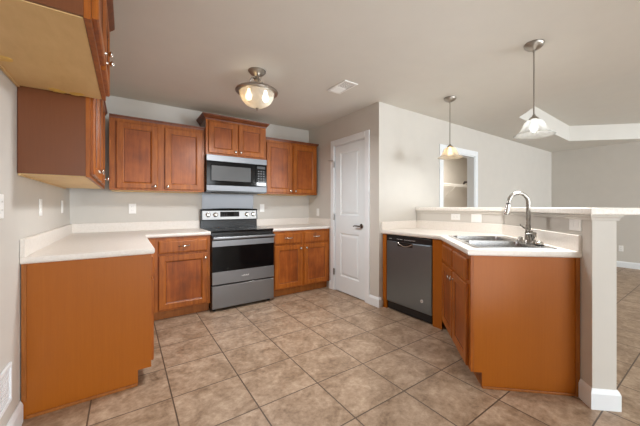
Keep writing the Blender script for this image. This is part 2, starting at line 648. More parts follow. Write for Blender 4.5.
def door_face(m, x0, x1, z0, z1, holes, y0):
    """flat face with rectangular sunk panels"""
    xs = sorted({x0, x1} | {h[0] for h in holes} | {h[1] for h in holes})
    zs = sorted({z0, z1} | {h[2] for h in holes} | {h[3] for h in holes})
    bm = bmesh.new()
    for xa, xb in zip(xs, xs[1:]):
        for za, zb in zip(zs, zs[1:]):
            if any(h[0] <= xa and xb <= h[1] and h[2] <= za and zb <= h[3] for h in holes):
                continue
            bm.faces.new([bm.verts.new(c) for c in ((xa, y0, za), (xb, y0, za), (xb, y0, zb), (xa, y0, zb))])
    bmesh.ops.remove_doubles(bm, verts=bm.verts[:], dist=1e-5)
    m._merge(bm)
    for h in holes:
        m.rings(h[0], h[1], h[2], h[3], [(0, y0), (0.004, y0 + 0.002), (0.018, y0 + 0.010), (0.026, y0 + 0.010), (0.045, y0 + 0.004), (0.06, y0 + 0.003)], back=False)


holes = [(-0.205, 0.205, 1.075, 1.945), (-0.205, 0.205, 0.225, 0.83)]
door_face(m, -wd, wd, 0.012, 2.048, holes, SL)
m.box(-wd, wd, SL + 0.012, SL + 0.035, 0.012, 2.048)
m.box(-wd, -wd + 0.004, SL, SL + 0.013, 0.012, 2.048).box(wd - 0.004, wd, SL, SL + 0.013, 0.012, 2.048)
m.build('door_slab', M['door'], d1)
# casing
hw = (D1 - D0) / 2
m = MB()
m.sweep([(hw, 0), (hw, 0.0001)], [(0, 0), (0, 0)]) if False else None
CW = 0.085
for s in (-1, 1):
    x0, x1 = sorted((s * (hw + 0.004), s * (hw + CW)))
    m.box(x0, x1, -0.016, -0.0005, 0.0, DH + CW, bevel=0.004)
m.box(-hw - 0.003, hw + 0.003, -0.016, -0.0005, DH + 0.004, DH + CW - 0.0005, bevel=0.004)
m.build('door_casing', M['trim'], d1)
m = MB().box(-hw - 0.003, -hw + 0.002, -0.001, 0.11, 0, DH).box(hw - 0.002, hw + 0.003, -0.001, 0.11, 0, DH).box(-hw, hw, -0.001, 0.11, DH - 0.006, DH + 0.003)
m.build('door_jamb', M['trim'], d1)
# lever handle on the side nearer the camera (local +x)
lx, lz = hw - 0.075, 0.945
hd = MB().lathe([(0.0, 0), (0.031, 0), (0.031, 0.006), (0.026, 0.010), (0.012, 0.012), (0.010, 0.045), (0.0, 0.046)], (lx, SL, lz), '-Y', 24)
hd.tube([(lx, SL - 0.045, lz), (lx - 0.03, SL - 0.05, lz + 0.003), (lx - 0.075, SL - 0.05, lz + 0.004), (lx - 0.115, SL - 0.044, lz - 0.004)], [0.010, 0.010, 0.009, 0.007], 10)
hd.build('lever_handle', plain('dark_nickel', rgb(120, 112, 104), 0.25, metal=1), d1, smooth=40)
for z in (0.27, 1.05, 1.80):
    hg = MB().tube([(-hw + 0.001, -0.020, z - 0.045), (-hw + 0.001, -0.020, z + 0.045)], 0.007, 8)
    hg.box(-hw - 0.002, -hw + 0.016, -0.018, -0.016, z - 0.042, z + 0.042)
    hg.build('hinge', M['nickel'], d1)
# door stop arm on the top hinge
MB().tube([(-hw + 0.001, -0.022, 1.85), (-hw - 0.02, -0.07, 1.85), (-hw - 0.03, -0.09, 1.85)], 0.005, 8).build('door_stop', M['nickel'], d1)

# closet doorway casing
c = MB()
for x0, x1 in ((C0 - 0.085, C0 - 0.003), (C1 + 0.003, C1 + 0.085)):
    c.box(x0, x1, YP - 0.017, YP - 0.0005, 0, CH + 0.085, bevel=0.004)
c.box(C0 - 0.003, C1 + 0.003, YP - 0.017, YP - 0.0005, CH + 0.003, CH + 0.0845, bevel=0.004)
c.box(C0 - 0.003, C0 + 0.012, YP - 0.002, YP + 0.118, 0, CH).box(C1 - 0.012, C1 + 0.003, YP - 0.002, YP + 0.118, 0, CH).box(C0, C1, YP - 0.002, YP + 0.118, CH - 0.012, CH + 0.003)
struct(c.build('trim_1', M['trim']), 'white casing around the closet doorway behind the bar', 'trim')

# ------------------------------------------------------------------ bar half wall
P0 = Vector((2.316, -3.11))                      # near front corner of the sink cabinet


AL = R(45.6)                                     # heading of the diagonal
CA, SA = math.cos(AL), math.sin(AL)


def dg(s, t):
    """sink cabinet frame: s from the near end along the front, t from the front to the back"""
    return (P0.x + s * CA + t * SA, P0.y + s * SA - t * CA)


WX = 3.575                                       # kitchen face of the straight run
WT = 0.654                                       # kitchen face of the diagonal run
TH = 0.128
BH = 1.147
END = -0.108
# kitchen-face bend and outer bend


def diag_y(x, t):
    s = (x - P0.x - t * SA) / CA
    return P0.y + s * SA - t * CA


k = (WX, diag_y(WX, WT))
o_ = (WX + TH, diag_y(WX + TH, WT + TH))
bar_in = [dg(END, WT), k, (WX, YP - 0.001)]
bar_poly = [dg(END, WT), dg(END, WT + TH), o_, (WX + TH, YP - 0.001), (WX, YP - 0.001), k]
struct(MB().prism(bar_poly[::-1], 0, BH).build('wall_bar', M['wall']), 'cream half wall behind the sink that carries the bar ledge', 'wall')
# baseboard around its free end: kitchen side, end, living side
bp = [dg(-0.012, WT - 0.0005), dg(END - 0.0005, WT - 0.0005), dg(END - 0.0005, WT + TH + 0.0005), (o_[0] + 0.0005, o_[1]), (WX + TH + 0.0005, YP - 0.02)]
bb = MB().sweep(bp, BB)
struct(bb.build('baseboard_bar', M['trim']), 'white baseboard wrapping the end of the bar half wall', 'baseboard')
# little moulding under the ledge
CV = [(0, BH - 0.034), (0.008, BH - 0.034), (0.012, BH - 0.02), (0.022, BH - 0.008), (0.022, BH - 0.001), (0, BH - 0.001)]
tp = [(WX - 0.0005, YP - 0.002), (k[0] - 0.0005, k[1]), dg(END - 0.0005, WT - 0.0005), dg(END - 0.0005, WT + TH + 0.0005), (o_[0] + 0.0005, o_[1]), (WX + TH + 0.0005, YP - 0.002)]
mv = MB().sweep(tp, CV)
struct(mv.build('trim_2', M['wall']), 'slim cream moulding under the bar ledge', 'trim')
# ledge
i_, e_ = 0.03, 0.26
lk = (WX - i_, diag_y(WX - i_, WT - i_))
lo_ = (WX + TH + e_, diag_y(WX + TH + e_, WT + TH + e_))
ledge = [dg(END - 0.035, WT - i_), lk, (WX - i_, YP - 0.001), (WX + TH + e_, YP - 0.001), lo_, dg(END - 0.035, WT + TH + e_)]
bt = MB().prism(ledge[::-1], BH + 0.0005, BH + 0.041, bevel=0.006).build('bar_ledge', M['bar'])
tag(bt, 'long off white raised bar ledge on the half wall behind the sink', 'countertop')

# ------------------------------------------------------------------ cabinet parts
DT = 0.019                                       # door thickness


def knob(parent, x, y, z):
    prof = [(0.0, 0), (0.0075, 0), (0.006, 0.006), (0.0055, 0.012), (0.010, 0.017), (0.0145, 0.021), (0.0150, 0.025), (0.012, 0.029), (0.0, 0.031)]
    return MB().lathe(prof, (x, y, z), '-Y', 20).build('knob', M['chrome'], parent, smooth=50)


def pull(parent, x, y, z, w=0.10):
    pts = []
    for i in range(13):
        u = i / 12
        pts.append((x - w / 2 + w * u, y - 0.006 - 0.024 * math.sin(math.pi * u) ** 0.7, z))
    rr = [0.0045 + 0.0025 * math.sin(math.pi * i / 12) for i in range(13)]
    m = MB().tube(pts, rr, 10)
    for s in (-1, 1):
        m.lathe([(0.0, 0), (0.009, 0), (0.007, 0.005), (0.0, 0.009)], (x + s * w / 2, y, z), '-Y', 14)
    return m.build('pull', M['chrome'], parent, smooth=50)


def cab_door(parent, x0, x1, z0, z1, yf, knob_at=None):
    """frame and recessed panel door standing proud of the face at yf"""
    st = 0.056
    m = MB()
    bm = bmesh.new()
    t = DT
    rows = []
    steps = [(0, 0), (0, -t + 0.005), (0.005, -t), (st, -t), (st + 0.004, -t + 0.0035), (st + 0.010, -t + 0.005), (st + 0.014, -t + 0.0095), (st + 0.016, -t + 0.012)]
    for ins, dy in steps:
        rows.append([bm.verts.new(c) for c in ((x0 + ins, yf + dy, z0 + ins), (x1 - ins, yf + dy, z0 + ins), (x1 - ins, yf + dy, z1 - ins), (x0 + ins, yf + dy, z1 - ins))])
    for a, c in zip(rows, rows[1:]):
        for i in range(4):
            j = (i + 1) % 4
            bm.faces.new((a[i], a[j], c[j], c[i]))
    bm.faces.new(rows[0][::-1])
    bmesh.ops.recalc_face_normals(bm, faces=bm.faces[:])
    m._merge(bm)
    d = m.build('door', M['wood_frame'], parent)
    d.data.materials.append(M['glaze'])             # dark glaze wiped into the panel groove
    for k, p in enumerate(d.data.polygons):
        if 20 <= k < 28:
            p.material_index = 1
    ins = st + 0.0145
    MB().box(x0 + ins, x1 - ins, yf - t + 0.0105, yf - 0.001, z0 + ins, z1 - ins).build('door_panel', M['wood'], d)
    if knob_at:
        knob(d, knob_at[0], yf - t, knob_at[1])
    return d


def drawer(parent, x0, x1, z0, z1, yf):
    m = MB().rings(x0, x1, z0, z1, [(0, 0), (0, -DT + 0.007), (0.004, -DT + 0.003), (0.010, -DT + 0.002), (0.014, -DT)], yf)
    d = m.build('drawer_front', M['wood_frame'], parent)
    pull(d, (x0 + x1) / 2, yf - DT, (z0 + z1) / 2 + 0.004)
    return d


def base_cab(name, label, loc, rotz, W, D, doors, drawers=(), false_fronts=(), stile_l=0.03, stile_r=0.03, toe_ext=(0, 0), solid_toe=True):
    t = thing(name, label, 'cabinet', loc, rotz)
    MB().box(0, W, -D + 0.019, -0.003, 0.102, 0.874).build('body', M['end_panel'], t)
    # face frame
    f = MB()
    f.box(0, W, -D, -D + 0.0188, 0.102, 0.874, bevel=0.0008, seg=1)
    f.build('face_frame', M['wood_frame'], t)
    MB().box(toe_ext[0], W - toe_ext[1], -D + 0.072, -D + 0.088, 0.0, 0.1018).build('toe_board', M['toe'], t)
    for (x0, x1, z0, z1, kn) in doors:
        cab_door(t, x0, x1, z0, z1, -D - 0.0005, kn)
    for (x0, x1, z0, z1) in drawers:
        drawer(t, x0, x1, z0, z1, -D - 0.0005)
    for (x0, x1, z0, z1) in false_fronts:
        m = MB().rings(x0, x1, z0, z1, [(0, 0), (0, -DT + 0.007), (0.004, -DT + 0.003), (0.010, -DT + 0.002), (0.014, -DT)], -D - 0.0005)
        m.build('false_drawer_front', M['wood_frame'], t)
    return t


def upper_cab(name, label, loc, rotz, W, D, Ht, doors, crown='big', crown_sides=(True, True), crown_up=0.0):
    t = thing(name, label, 'cabinet', loc, rotz)
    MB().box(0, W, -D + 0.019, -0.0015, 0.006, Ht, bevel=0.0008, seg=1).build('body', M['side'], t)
    MB().box(0, W, -D, -D + 0.0188, 0, Ht, bevel=0.0008, seg=1).build('face_frame', M['wood_frame'], t)
    # natural birch underside with hanging rail and glue blocks
    u = MB().box(0.012, W - 0.012, -D + 0.021, -0.014, 0.002, 0.0056)
    u.box(0.012, W - 0.012, -0.013, -0.002, -0.006, 0.0056).build('bottom_panel', M['birch'], t)
    for (x0, x1, z0, z1, kn) in doors:
        cab_door(t, x0, x1, z0, z1, -D - 0.0005, kn)
    if crown == 'big':
        pr = [(0.001, Ht - 0.006), (0.006, Ht - 0.006), (0.008, Ht + 0.006), (0.018, Ht + 0.016), (0.032, Ht + 0.034), (0.040, Ht + 0.046), (0.042, Ht + 0.056), (0.001, Ht + 0.056)]
    else:
        pr = [(0.001, Ht - 0.010), (0.012, Ht - 0.010), (0.014, Ht + 0.002), (0.022, Ht + 0.012), (0.024, Ht + 0.022), (0.001, Ht + 0.022)]
    path = []
    if crown_sides[0]:
        path.append((0, -0.004))
    path += [(0, -D), (W, -D)]
    if crown_sides[1]:
        path.append((W, -0.004))
    MB().sweep(path, pr).build('crown_moulding', M['crown'], t)
    MB().box(0.002, W - 0.002, -D + 0.002, -0.004, Ht + 0.0005, Ht + 0.012).build('top_panel', M['birch'], t)
    return t


# ------------------------------------------------------------------ back wall, lower run
# left run along the left wall (faces right); its near end carries the orange end panel
LY = -1.781
lc = base_cab('base_cabinet', 'stained wood base cabinet along the left wall with an orange end panel', (0.004, LY + 0.016, 0), R(90), 1.145, 0.61,
              [(0.03, 0.39, 0.125, 0.685, None), (0.43, 0.79, 0.125, 0.685, None)],
              (), [(0.03, 0.39, 0.71, 0.845), (0.43, 0.79, 0.71, 0.845)])
# end panel (local x = -0.016..0 -> world y), with toe notch
ep = bmesh.new()
pts = [(-0.002, 0.0), (-0.534, 0.0), (-0.534, 0.102), (-0.611, 0.102), (-0.611, 0.874), (-0.002, 0.874)]
lo = [ep.verts.new((-0.016, y, z)) for y, z in pts]
hi = [ep.verts.new((-0.0005, y, z)) for y, z in pts]
ep.faces.new(lo)
ep.faces.new(hi[::-1])
for i in range(6):
    j = (i + 1) % 6
    ep.faces.new((lo[i], hi[i], hi[j], lo[j]))
bmesh.ops.recalc_face_normals(ep, faces=ep.faces[:])
epm = bpy.data.meshes.new('end_panel')
ep.to_mesh(epm)
ep.free()
epm.materials.append(M['end_panel'])
epo = bpy.data.objects.new('end_panel', epm)
COL.objects.link(epo)
epo.parent = lc
MB().box(-0.024, -0.0165, -0.020, -0.001, 0.10, 0.874).build('scribe_strip', M['toe'], lc)
MB().box(-0.026, -0.0165, -0.534, -0.020, 0.0, 0.019, bevel=0.003).build('shoe_moulding', M['toe'], lc)

# back-left base
XRG = 1.252
base_cab('base_cabinet', 'stained wood base cabinet left of the range with one drawer and one door', (0.640, 0, 0), 0, XRG - 0.640 - 0.003, 0.61,
         [(0.108, 0.580, 0.118, 0.680, (0.552, 0.628))], [(0.106, 0.578, 0.703, 0.838)])
# back-right base
XB = 1.998
base_cab('base_cabinet', 'stained wood base cabinet right of the range with two drawers and two doors', (XB, 0, 0), 0, XP - XB - 0.006, 0.61,
         [(0.028, 0.424, 0.118, 0.680, (0.397, 0.630)), (0.460, 0.858, 0.118, 0.680, (0.487, 0.630))],
         [(0.028, 0.421, 0.703, 0.845), (0.463, 0.856, 0.703, 0.845)])

# ------------------------------------------------------------------ worktops
CT0, CT1 = 0.8755, 0.914
NOSE = [(0.0003, CT0 - 0.001), (0.004, CT0 - 0.001), (0.011, CT0 + 0.004), (0.014, CT0 + 0.014), (0.014, CT1 - 0.011), (0.011, CT1 - 0.003), (0.004, CT1), (0.0003, CT1)]


def splash_prof(h=0.1016, t=0.019):
    return [(0.0, CT1 + 0.0005), (t, CT1 + 0.0005), (t, CT1 + h - 0.004), (t - 0.005, CT1 + h), (0.0, CT1 + h)]


# L shaped left worktop
wt = thing('worktop', 'off white laminate worktop turning the left corner beside the range', 'countertop', (0, 0, 0))
e = 0.014
near = LY - 0.022
front = [(0.002, near + e), (0.635 - e, near + e), (0.635 - e, -0.635 + e), (XRG - 0.004, -0.635 + e)]
poly = front + [(XRG - 0.004, -0.002), (0.002, -0.002)]
MB().prism(poly, CT0, CT1).build('slab', M['laminate'], wt)
MB().sweep(front, NOSE).build('front_edge', M['laminate'], wt, smooth=40)
MB().sweep([(XRG - 0.004, -0.002), (0.002, -0.002), (0.002, near)][::-1], [(d, z) for d, z in splash_prof()]).build('splashback', M['laminate'], wt)
# right worktop
wr = thing('worktop', 'short off white laminate worktop between the range and the pantry door wall', 'countertop', (0, 0, 0))
fr = [(XB + 0.0005, -0.635 + e), (XP - 0.002, -0.635 + e)]
MB().prism(fr + [(XP - 0.002, -0.002), (XB + 0.0005, -0.002)], CT0, CT1).build('slab', M['laminate'], wr)
MB().sweep(fr, NOSE).build('front_edge', M['laminate'], wr, smooth=40)
MB().sweep([(XP - 0.002, -0.63), (XP - 0.002, -0.002), (XB + 0.0005, -0.002)][::-1], splash_prof()).build('splashback', M['laminate'], wr)

# ------------------------------------------------------------------ upper cabinets
ZU = 1.372
UH = 0.762
# left wall, lower one: side panel faces the camera
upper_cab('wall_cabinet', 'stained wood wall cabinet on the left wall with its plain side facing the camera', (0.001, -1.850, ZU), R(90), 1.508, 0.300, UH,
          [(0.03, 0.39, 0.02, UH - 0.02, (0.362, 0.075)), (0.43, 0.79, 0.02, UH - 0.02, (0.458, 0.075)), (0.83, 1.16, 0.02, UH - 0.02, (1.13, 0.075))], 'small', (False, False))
# above the fridge gap, nearest to the camera
of = upper_cab('wall_cabinet', 'wood wall cabinet nearest the camera, hung high with a pale birch underside', (0.001, -2.822, 1.846), R(90), 0.970, 0.376, 0.425,
               [(0.03, 0.458, 0.02, 0.405, (0.428, 0.07)), (0.512, 0.94, 0.02, 0.405, (0.542, 0.07))], 'big', (True, True))
# dried glue blobs under it
for nm, x, y in (('glue_spot', 0.60, -0.02), ('glue_spot', 0.945, -0.15), ('glue_spot', 0.945, -0.23)):
    gm = MB()
    for q in range(7):
        gx, gy = x + random.uniform(-0.03, 0.0), y + random.uniform(-0.03, 0.0)
        gm.lathe([(0.0, -0.004), (0.016, -0.003), (0.024, 0.001)], (gx, gy, 0.001), 'Z', 10)
    gm.build(nm, M['glue'], of, smooth=60)
# back wall, left of microwave
XL = 0.336
upper_cab('wall_cabinet', 'dark stained two door wall cabinet left of the microwave', (XL, -0.001, ZU), 0, XRG - 0.004 - XL, 0.312, UH,
          [(0.057, 0.428, 0.02, UH - 0.045, (0.400, 0.05)), (0.494, 0.882, 0.02, UH - 0.045, (0.522, 0.05))], 'small', (False, False))
# over the microwave
upper_cab('wall_cabinet', 'short two door wall cabinet with tall crown above the microwave', (XRG, -0.001, 1.832), 0, 0.757, 0.362, 0.432,
          [(0.03, 0.368, 0.018, 0.405, (0.345, 0.055)), (0.389, 0.727, 0.018, 0.405, (0.412, 0.055))], 'big', (True, True))
# right of microwave
upper_cab('wall_cabinet', 'stained two door wall cabinet right of the microwave', (XRG + 0.760, -0.001, ZU), 0, 0.842, 0.312, UH,
          [(0.022, 0.412, 0.02, UH - 0.045, (0.385, 0.05)), (0.432, 0.820, 0.02, UH - 0.045, (0.460, 0.05))], 'small', (False, True))

# ------------------------------------------------------------------ range
rg = thing('range', 'stainless and black electric range standing between the base cabinets', 'stove', (XRG + 0.001, -0.012, 0))
W = 0.742
MB().box(0, W, -0.615, 0, 0.03, 0.895).build('body', M['black_enamel'], rg)
for x in (0.04, W - 0.04):
    for y in (-0.58, -0.04):
        MB().lathe([(0, 0), (0.018, 0), (0.018, 0.01), (0.010, 0.012), (0.010, 0.031), (0, 0.031)], (x, y, 0)).build('foot', M['black_plastic'], rg)
MB().box(-0.001, W + 0.001, -0.640, -0.050, 0.8955, 0.917, bevel=0.004).build('cooktop', M['black_glass'], rg)
for x, y, r in ((0.20, -0.46, 0.11), (0.56, -0.46, 0.085), (0.20, -0.19, 0.085), (0.56, -0.19, 0.11)):
    MB().lathe([(r - 0.003, 0), (r, 0), (r, 0.0006), (r - 0.003, 0.0006), (r - 0.003, 0)], (x, y, 0.9172), 'Z', 40).build('burner_ring', M['burner'], rg)
# backguard
bg = bmesh.new()
sec = [(-0.005, 0.9175), (-0.050, 0.9175), (-0.050, 1.012), (-0.075, 1.020), (-0.060, 1.140), (-0.045, 1.152), (-0.005, 1.152)]
vs0 = [bg.verts.new((0.0, y, z)) for y, z in sec]
vs1 = [bg.verts.new((W, y, z)) for y, z in sec]
bg.faces.new(vs0)
bg.faces.new(vs1[::-1])
for i in range(len(sec)):
    j = (i + 1) % len(sec)
    bg.faces.new((vs0[i], vs1[i], vs1[j], vs0[j]))
bmesh.ops.recalc_face_normals(bg, faces=bg.faces[:])
mb = MB()
mb._merge(bg)
# gently arched top cap
cap = []
for i in range(17):
    u = i / 16
    cap.append((-0.004 + (W + 0.008) * u, -0.040, 1.150 + 0.012 * math.sin(math.pi * u)))
mb.tube(cap, 0.012, 8)
bgo = mb.build('backguard', M['black_enamel'], rg)
# control panel, leaning back
slope = math.atan2(0.015, 0.12)
ctl = MB()
for i in range(16):
    u0, u1 = i / 16, (i + 1) / 16
    pass
ctl.box(0.014, W - 0.014, -0.003, 0.003, 0.004, 0.122, bevel=0.002)
cp = ctl.build('control_panel', M['steel_light'], rg, loc=(0, -0.0775, 1.020))
cp.rotation_euler = (-slope, 0, 0)
MB().box(0.235, 0.485, -0.0045, -0.0032, 0.040, 0.108).build('display', M['black_glass'], cp)
for x in (0.25, 0.28, 0.31, 0.42, 0.445, 0.465):
    for z in (0.055, 0.072, 0.089):
        MB().box(x, x + 0.013, -0.0052, -0.0046, z, z + 0.004).build('touch_mark', M['burner'], cp)
for x in (0.085, 0.175, 0.590, 0.680):
    MB().lathe([(0, 0), (0.030, 0), (0.030, 0.004), (0.024, 0.008), (0.022, 0.024), (0.018, 0.028), (0, 0.028)], (x, -0.003, 0.068), '-Y', 24).box(x - 0.004, x + 0.004, -0.036, -0.028, 0.046, 0.090, bevel=0.002).build('control_knob', M['chrome'], cp, smooth=40)
# oven door
od = MB().box(0.002, W - 0.002, -0.655, -0.617, 0.302, 0.868, bevel=0.004).build('oven_door', M['black_enamel'], rg)
MB().box(0.003, W - 0.003, -0.661, -0.6555, 0.738, 0.806, bevel=0.002).build('upper_steel_trim', M['steel_h'], od)
MB().box(0.003, W - 0.003, -0.660, -0.6555, 0.452, 0.7375, bevel=0.001).build('oven_window', M['black_glass'], od)
MB().box(0.003, W - 0.003, -0.661, -0.6555, 0.308, 0.4515, bevel=0.002).build('lower_steel_trim', M['steel_h'], od)
hb = MB().box(0.004, W - 0.004, -0.708, -0.690, 0.822, 0.852, bevel=0.007, seg=3)
for x in (0.035, W - 0.060):
    hb.box(x, x + 0.025, -0.691, -0.6545, 0.826, 0.846, bevel=0.003)
hb.build('door_handle', M['steel_h'], od, smooth=40)
# small raised wordmark too blurred in the photo to read: a low light bar with three soft peaks
lg = MB()
for i in range(7):
    lg.box(0.332 + i * 0.0125, 0.341 + i * 0.0125, -0.6624, -0.6612, 0.372, 0.382 + (0.007 if i in (2, 4, 6) else 0.0), bevel=0.0005, seg=1)
lg.build('badge', M['mark'], od)
MB().box(0.003, W - 0.003, -0.657, -0.617, 0.034, 0.292, bevel=0.004).build('storage_drawer', M['steel_h'], rg)

# stainless sheet on the wall between range and microwave
sp = MB().box(XRG + 0.028, XRG + 0.712, -0.006, -0.001, 0.93, 1.368).build('splash_panel', M['steel_wall'])
tag(sp, 'grey stainless steel sheet on the wall behind the range', 'backsplash')

# ------------------------------------------------------------------ microwave
mw = thing('microwave', 'stainless over the range microwave hung under the short wall cabinet', 'microwave', (XRG + 0.001, -0.003, 1.376))
MB().box(0, 0.755, -0.372, 0, 0.0, 0.450).build('body', M['black_enamel'], mw)
MB().box(0.0, 0.755, -0.398, -0.3725, 0.376, 0.450, bevel=0.003).build('vent_strip', M['steel_wall'], mw)
MB().box(0.0, 0.755, -0.396, -0.3725, 0.012, 0.082, bevel=0.003).build('bottom_strip', M['steel_wall'], mw)
dr = MB().rings(0.0, 0.598, 0.0825, 0.3755, [(0, -0.3725), (0, -0.392), (0.003, -0.394), (0.045, -0.394), (0.052, -0.390)]).build('door', M['black_glass'], mw)
MB().box(0.058, 0.540, -0.3925, -0.3902, 0.138, 0.322, bevel=0.001).build('window', M['mw_glass'], dr)
cpn = MB().box(0.600, 0.755, -0.394, -0.3725, 0.0825, 0.3755, bevel=0.002).build('control_panel', M['black_glass'], mw)
MB().box(0.625, 0.730, -0.3955, -0.3942, 0.318, 0.352).build('display', M['black_plastic'], cpn)
btm = plain('dark_grey_print', rgb(58, 58, 60), 0.35)
for i in range(3):
    for j in range(5):
        MB().box(0.632 + i * 0.034, 0.655 + i * 0.034, -0.3952, -0.3942, 0.150 + j * 0.032, 0.168 + j * 0.032).build('button', btm, cpn)
MB().box(0.618, 0.740, -0.3956, -0.3942, 0.100, 0.138, bevel=0.0005, seg=1).build('open_button', M['steel'], cpn)
MB().box(0.10, 0.655, -0.33, -0.08, -0.004, -0.0005).build('grease_filter', M['vent_dark'], mw)

# ------------------------------------------------------------------ peninsula
XD = 2.95
# fillers beside the dishwasher (they face left)
f1 = MB().box(XD - 0.002, XD + 0.55, -1.712, YP - 0.008, 0.102, 0.874).box(XD + 0.004, XD + 0.55, -1.712, YP - 0.008, 0, 0.1018).build('filler_panel', M['end_panel'])
tag(f1, 'narrow orange wood filler panel between the pantry corner and dishwasher', 'cabinet')
yj = diag_y(XD, 0)                           # where the diagonal front meets the dishwasher front
f2 = MB().prism([(XD, -2.352), (XD + 0.06, -2.352), (XD + 0.04, yj + 0.045), (XD, yj + 0.004)], 0.0, 0.874).build('filler_panel', M['end_panel'])
tag(f2, 'narrow orange wood filler post between the dishwasher and sink cabinet', 'cabinet')

dw = thing('dishwasher', 'dark stainless dishwasher built in under the peninsula worktop', 'dishwasher', (XD + 0.60, -1.718, 0), R(-90))
WD = 0.628
MB().box(0.004, WD - 0.004, -0.575, -0.02, 0.012, 0.868).build('body', M['black_enamel'], dw)
# local front plane at y = -0.60 => world x = XD
dd = MB().box(0.004, WD - 0.004, -0.606, -0.5755, 0.098, 0.798, bevel=0.004).build('door', M['slate'], dw)
cp = MB().box(0.004, WD - 0.004, -0.608, -0.5755, 0.8005, 0.862, bevel=0.004).build('control_strip', M['black_plastic'], dw)
for i in range(5):
    MB().box(0.045 + i * 0.009, 0.051 + i * 0.009, -0.6092, -0.6082, 0.826, 0.832).build('button_mark', M['mark'], cp)
for i in range(4):
    MB().box(0.165 + i * 0.022, 0.178 + i * 0.022, -0.6092, -0.6082, 0.828, 0.834).build('button_mark', M['mark'], cp)
for i in range(9):
    MB().box(0.275 + i * 0.017, 0.286 + i * 0.017, -0.6092, -0.6082, 0.826, 0.832).build('button_mark', M['mark'], cp)
# pocket handle
ph = MB().rings(0.175, 0.385, 0.752, 0.798, [(0, -0.606), (0, -0.6085), (0.006, -0.6095), (0.010, -0.6072)]).build('pocket_handle', M['black_plastic'], dd)
arc = [(0.175 + 0.21 * i / 14, -0.609, 0.790 - 0.034 * math.sin(math.pi * i / 14)) for i in range(15)]
MB().tube(arc, 0.0055, 8).build('handle_lip', M['chrome'], ph, smooth=60)
em = MB().lathe([(0, 0), (0.017, 0), (0.017, 0.0015), (0.0145, 0.0022), (0, 0.0022)], (0.505, -0.606, 0.215), '-Y', 28).build('badge', M['mark'], dd)
sc = [(0.505 + 0.009 * math.cos(a) * (1 - a / 14), -0.6085, 0.215 + 0.009 * math.sin(a) * (1 - a / 14)) for a in [i * 0.6 for i in range(18)]]
MB().tube(sc, 0.0009, 6).build('script_mark', M['vent_dark'], em)
MB().box(0.010, WD - 0.010, -0.560, -0.545, 0.0, 0.0115).box(0.010, WD - 0.010, -0.592, -0.5755, 0.014, 0.092).build('toe_kick', M['black_plastic'], dw)

# sink cabinet on the diagonal: local x runs from the far end to the near end
SD = 0.640
far = dg(0.922, SD)
sk = thing('sink_cabinet', 'orange stained diagonal sink cabinet at the end of the peninsula', 'cabinet', (far[0], far[1], 0), AL - math.pi)
bodym = MB().box(0.02, 0.905, -SD + 0.0195, -SD + 0.03, 0.102, 0.874).box(0.02, 0.905, -0.02, -0.004, 0.102, 0.874).box(0.02, 0.905, -SD + 0.0305, -0.0205, 0.102, 0.12)
bodym.build('body', M['end_panel'], sk)
MB().box(0.016, 0.9215, -SD, -SD + 0.0188, 0.102, 0.874, bevel=0.0008, seg=1).build('face_frame', M['wood_frame'], sk)
MB().box(0.09, 0.905, -SD + 0.072, -SD + 0.088, 0, 0.1018).build('toe_board', M['toe'], sk)
for (x0, x1, kx) in ((0.085, 0.468, 0.442), (0.492, 0.875, 0.518)):
    cab_door(sk, x0, x1, 0.118, 0.672, -SD - 0.0005, (kx, 0.615))
    MB().rings(x0, x1, 0.698, 0.842, [(0, 0), (0, -DT + 0.007), (0.004, -DT + 0.003), (0.010, -DT + 0.002), (0.014, -DT)], -SD - 0.0005).build('false_drawer_front', M['wood_frame'], sk)
ep = bmesh.new()
pts = [(0.010, 0.0), (-SD + 0.07, 0.0), (-SD + 0.07, 0.102), (-SD + 0.0192, 0.102), (-SD + 0.0192, 0.874), (0.010, 0.874)]
lo = [ep.verts.new((0.906, y, z)) for y, z in pts]
hi = [ep.verts.new((0.9215, y, z)) for y, z in pts]
ep.faces.new(lo)
ep.faces.new(hi[::-1])
for i in range(6):
    j = (i + 1) % 6
    ep.faces.new((lo[i], hi[i], hi[j], lo[j]))
bmesh.ops.recalc_face_normals(ep, faces=ep.faces[:])
mb = MB()
mb._merge(ep)
mb.build('end_panel', M['end_panel'], sk)
MB().box(0.9220, 0.9295, -0.012, 0.010, 0.0, 0.874).build('scribe_strip', M['toe'], sk)
MB().box(0.9220, 0.9310, -SD + 0.07, -0.013, 0.0, 0.016, bevel=0.003).build('shoe_moulding', M['toe'], sk)

# peninsula worktop with the sink cut-out
pw = thing('worktop', 'off white peninsula worktop around the steel sink', 'countertop', (0, 0, 0))
xf = XD - 0.025 + e                               # slab outline is inset by the nose width
tf = -0.025 + e
sn = -0.022 + e
cor = (xf, diag_y(xf, tf))
wall_b = (WX - 0.002, diag_y(WX - 0.002, WT - 0.002))
outl = [(xf, YP - 0.002), cor, dg(sn, tf), dg(sn, WT - 0.002), wall_b, (WX - 0.002, YP - 0.002)]
S0, S1, T0, T1 = 0.075, 0.885, 0.045, 0.575
hole = [dg(S0 + 0.015, T0 + 0.015), dg(S1 - 0.015, T0 + 0.015), dg(S1 - 0.015, T1 - 0.015), dg(S0 + 0.015, T1 - 0.015)]
bm = bmesh.new()
tops = []
for z in (CT0, CT1):
    ov = [bm.verts.new((x, y, z)) for x, y in outl]
    iv = [bm.verts.new((x, y, z)) for x, y in hole]
    ed = [bm.edges.new((ov[i], ov[(i + 1) % len(ov)])) for i in range(len(ov))] + [bm.edges.new((iv[i], iv[(i + 1) % 4])) for i in range(4)]
    bmesh.ops.triangle_fill(bm, use_beauty=True, use_dissolve=False, edges=ed)
    tops.append((ov, iv))
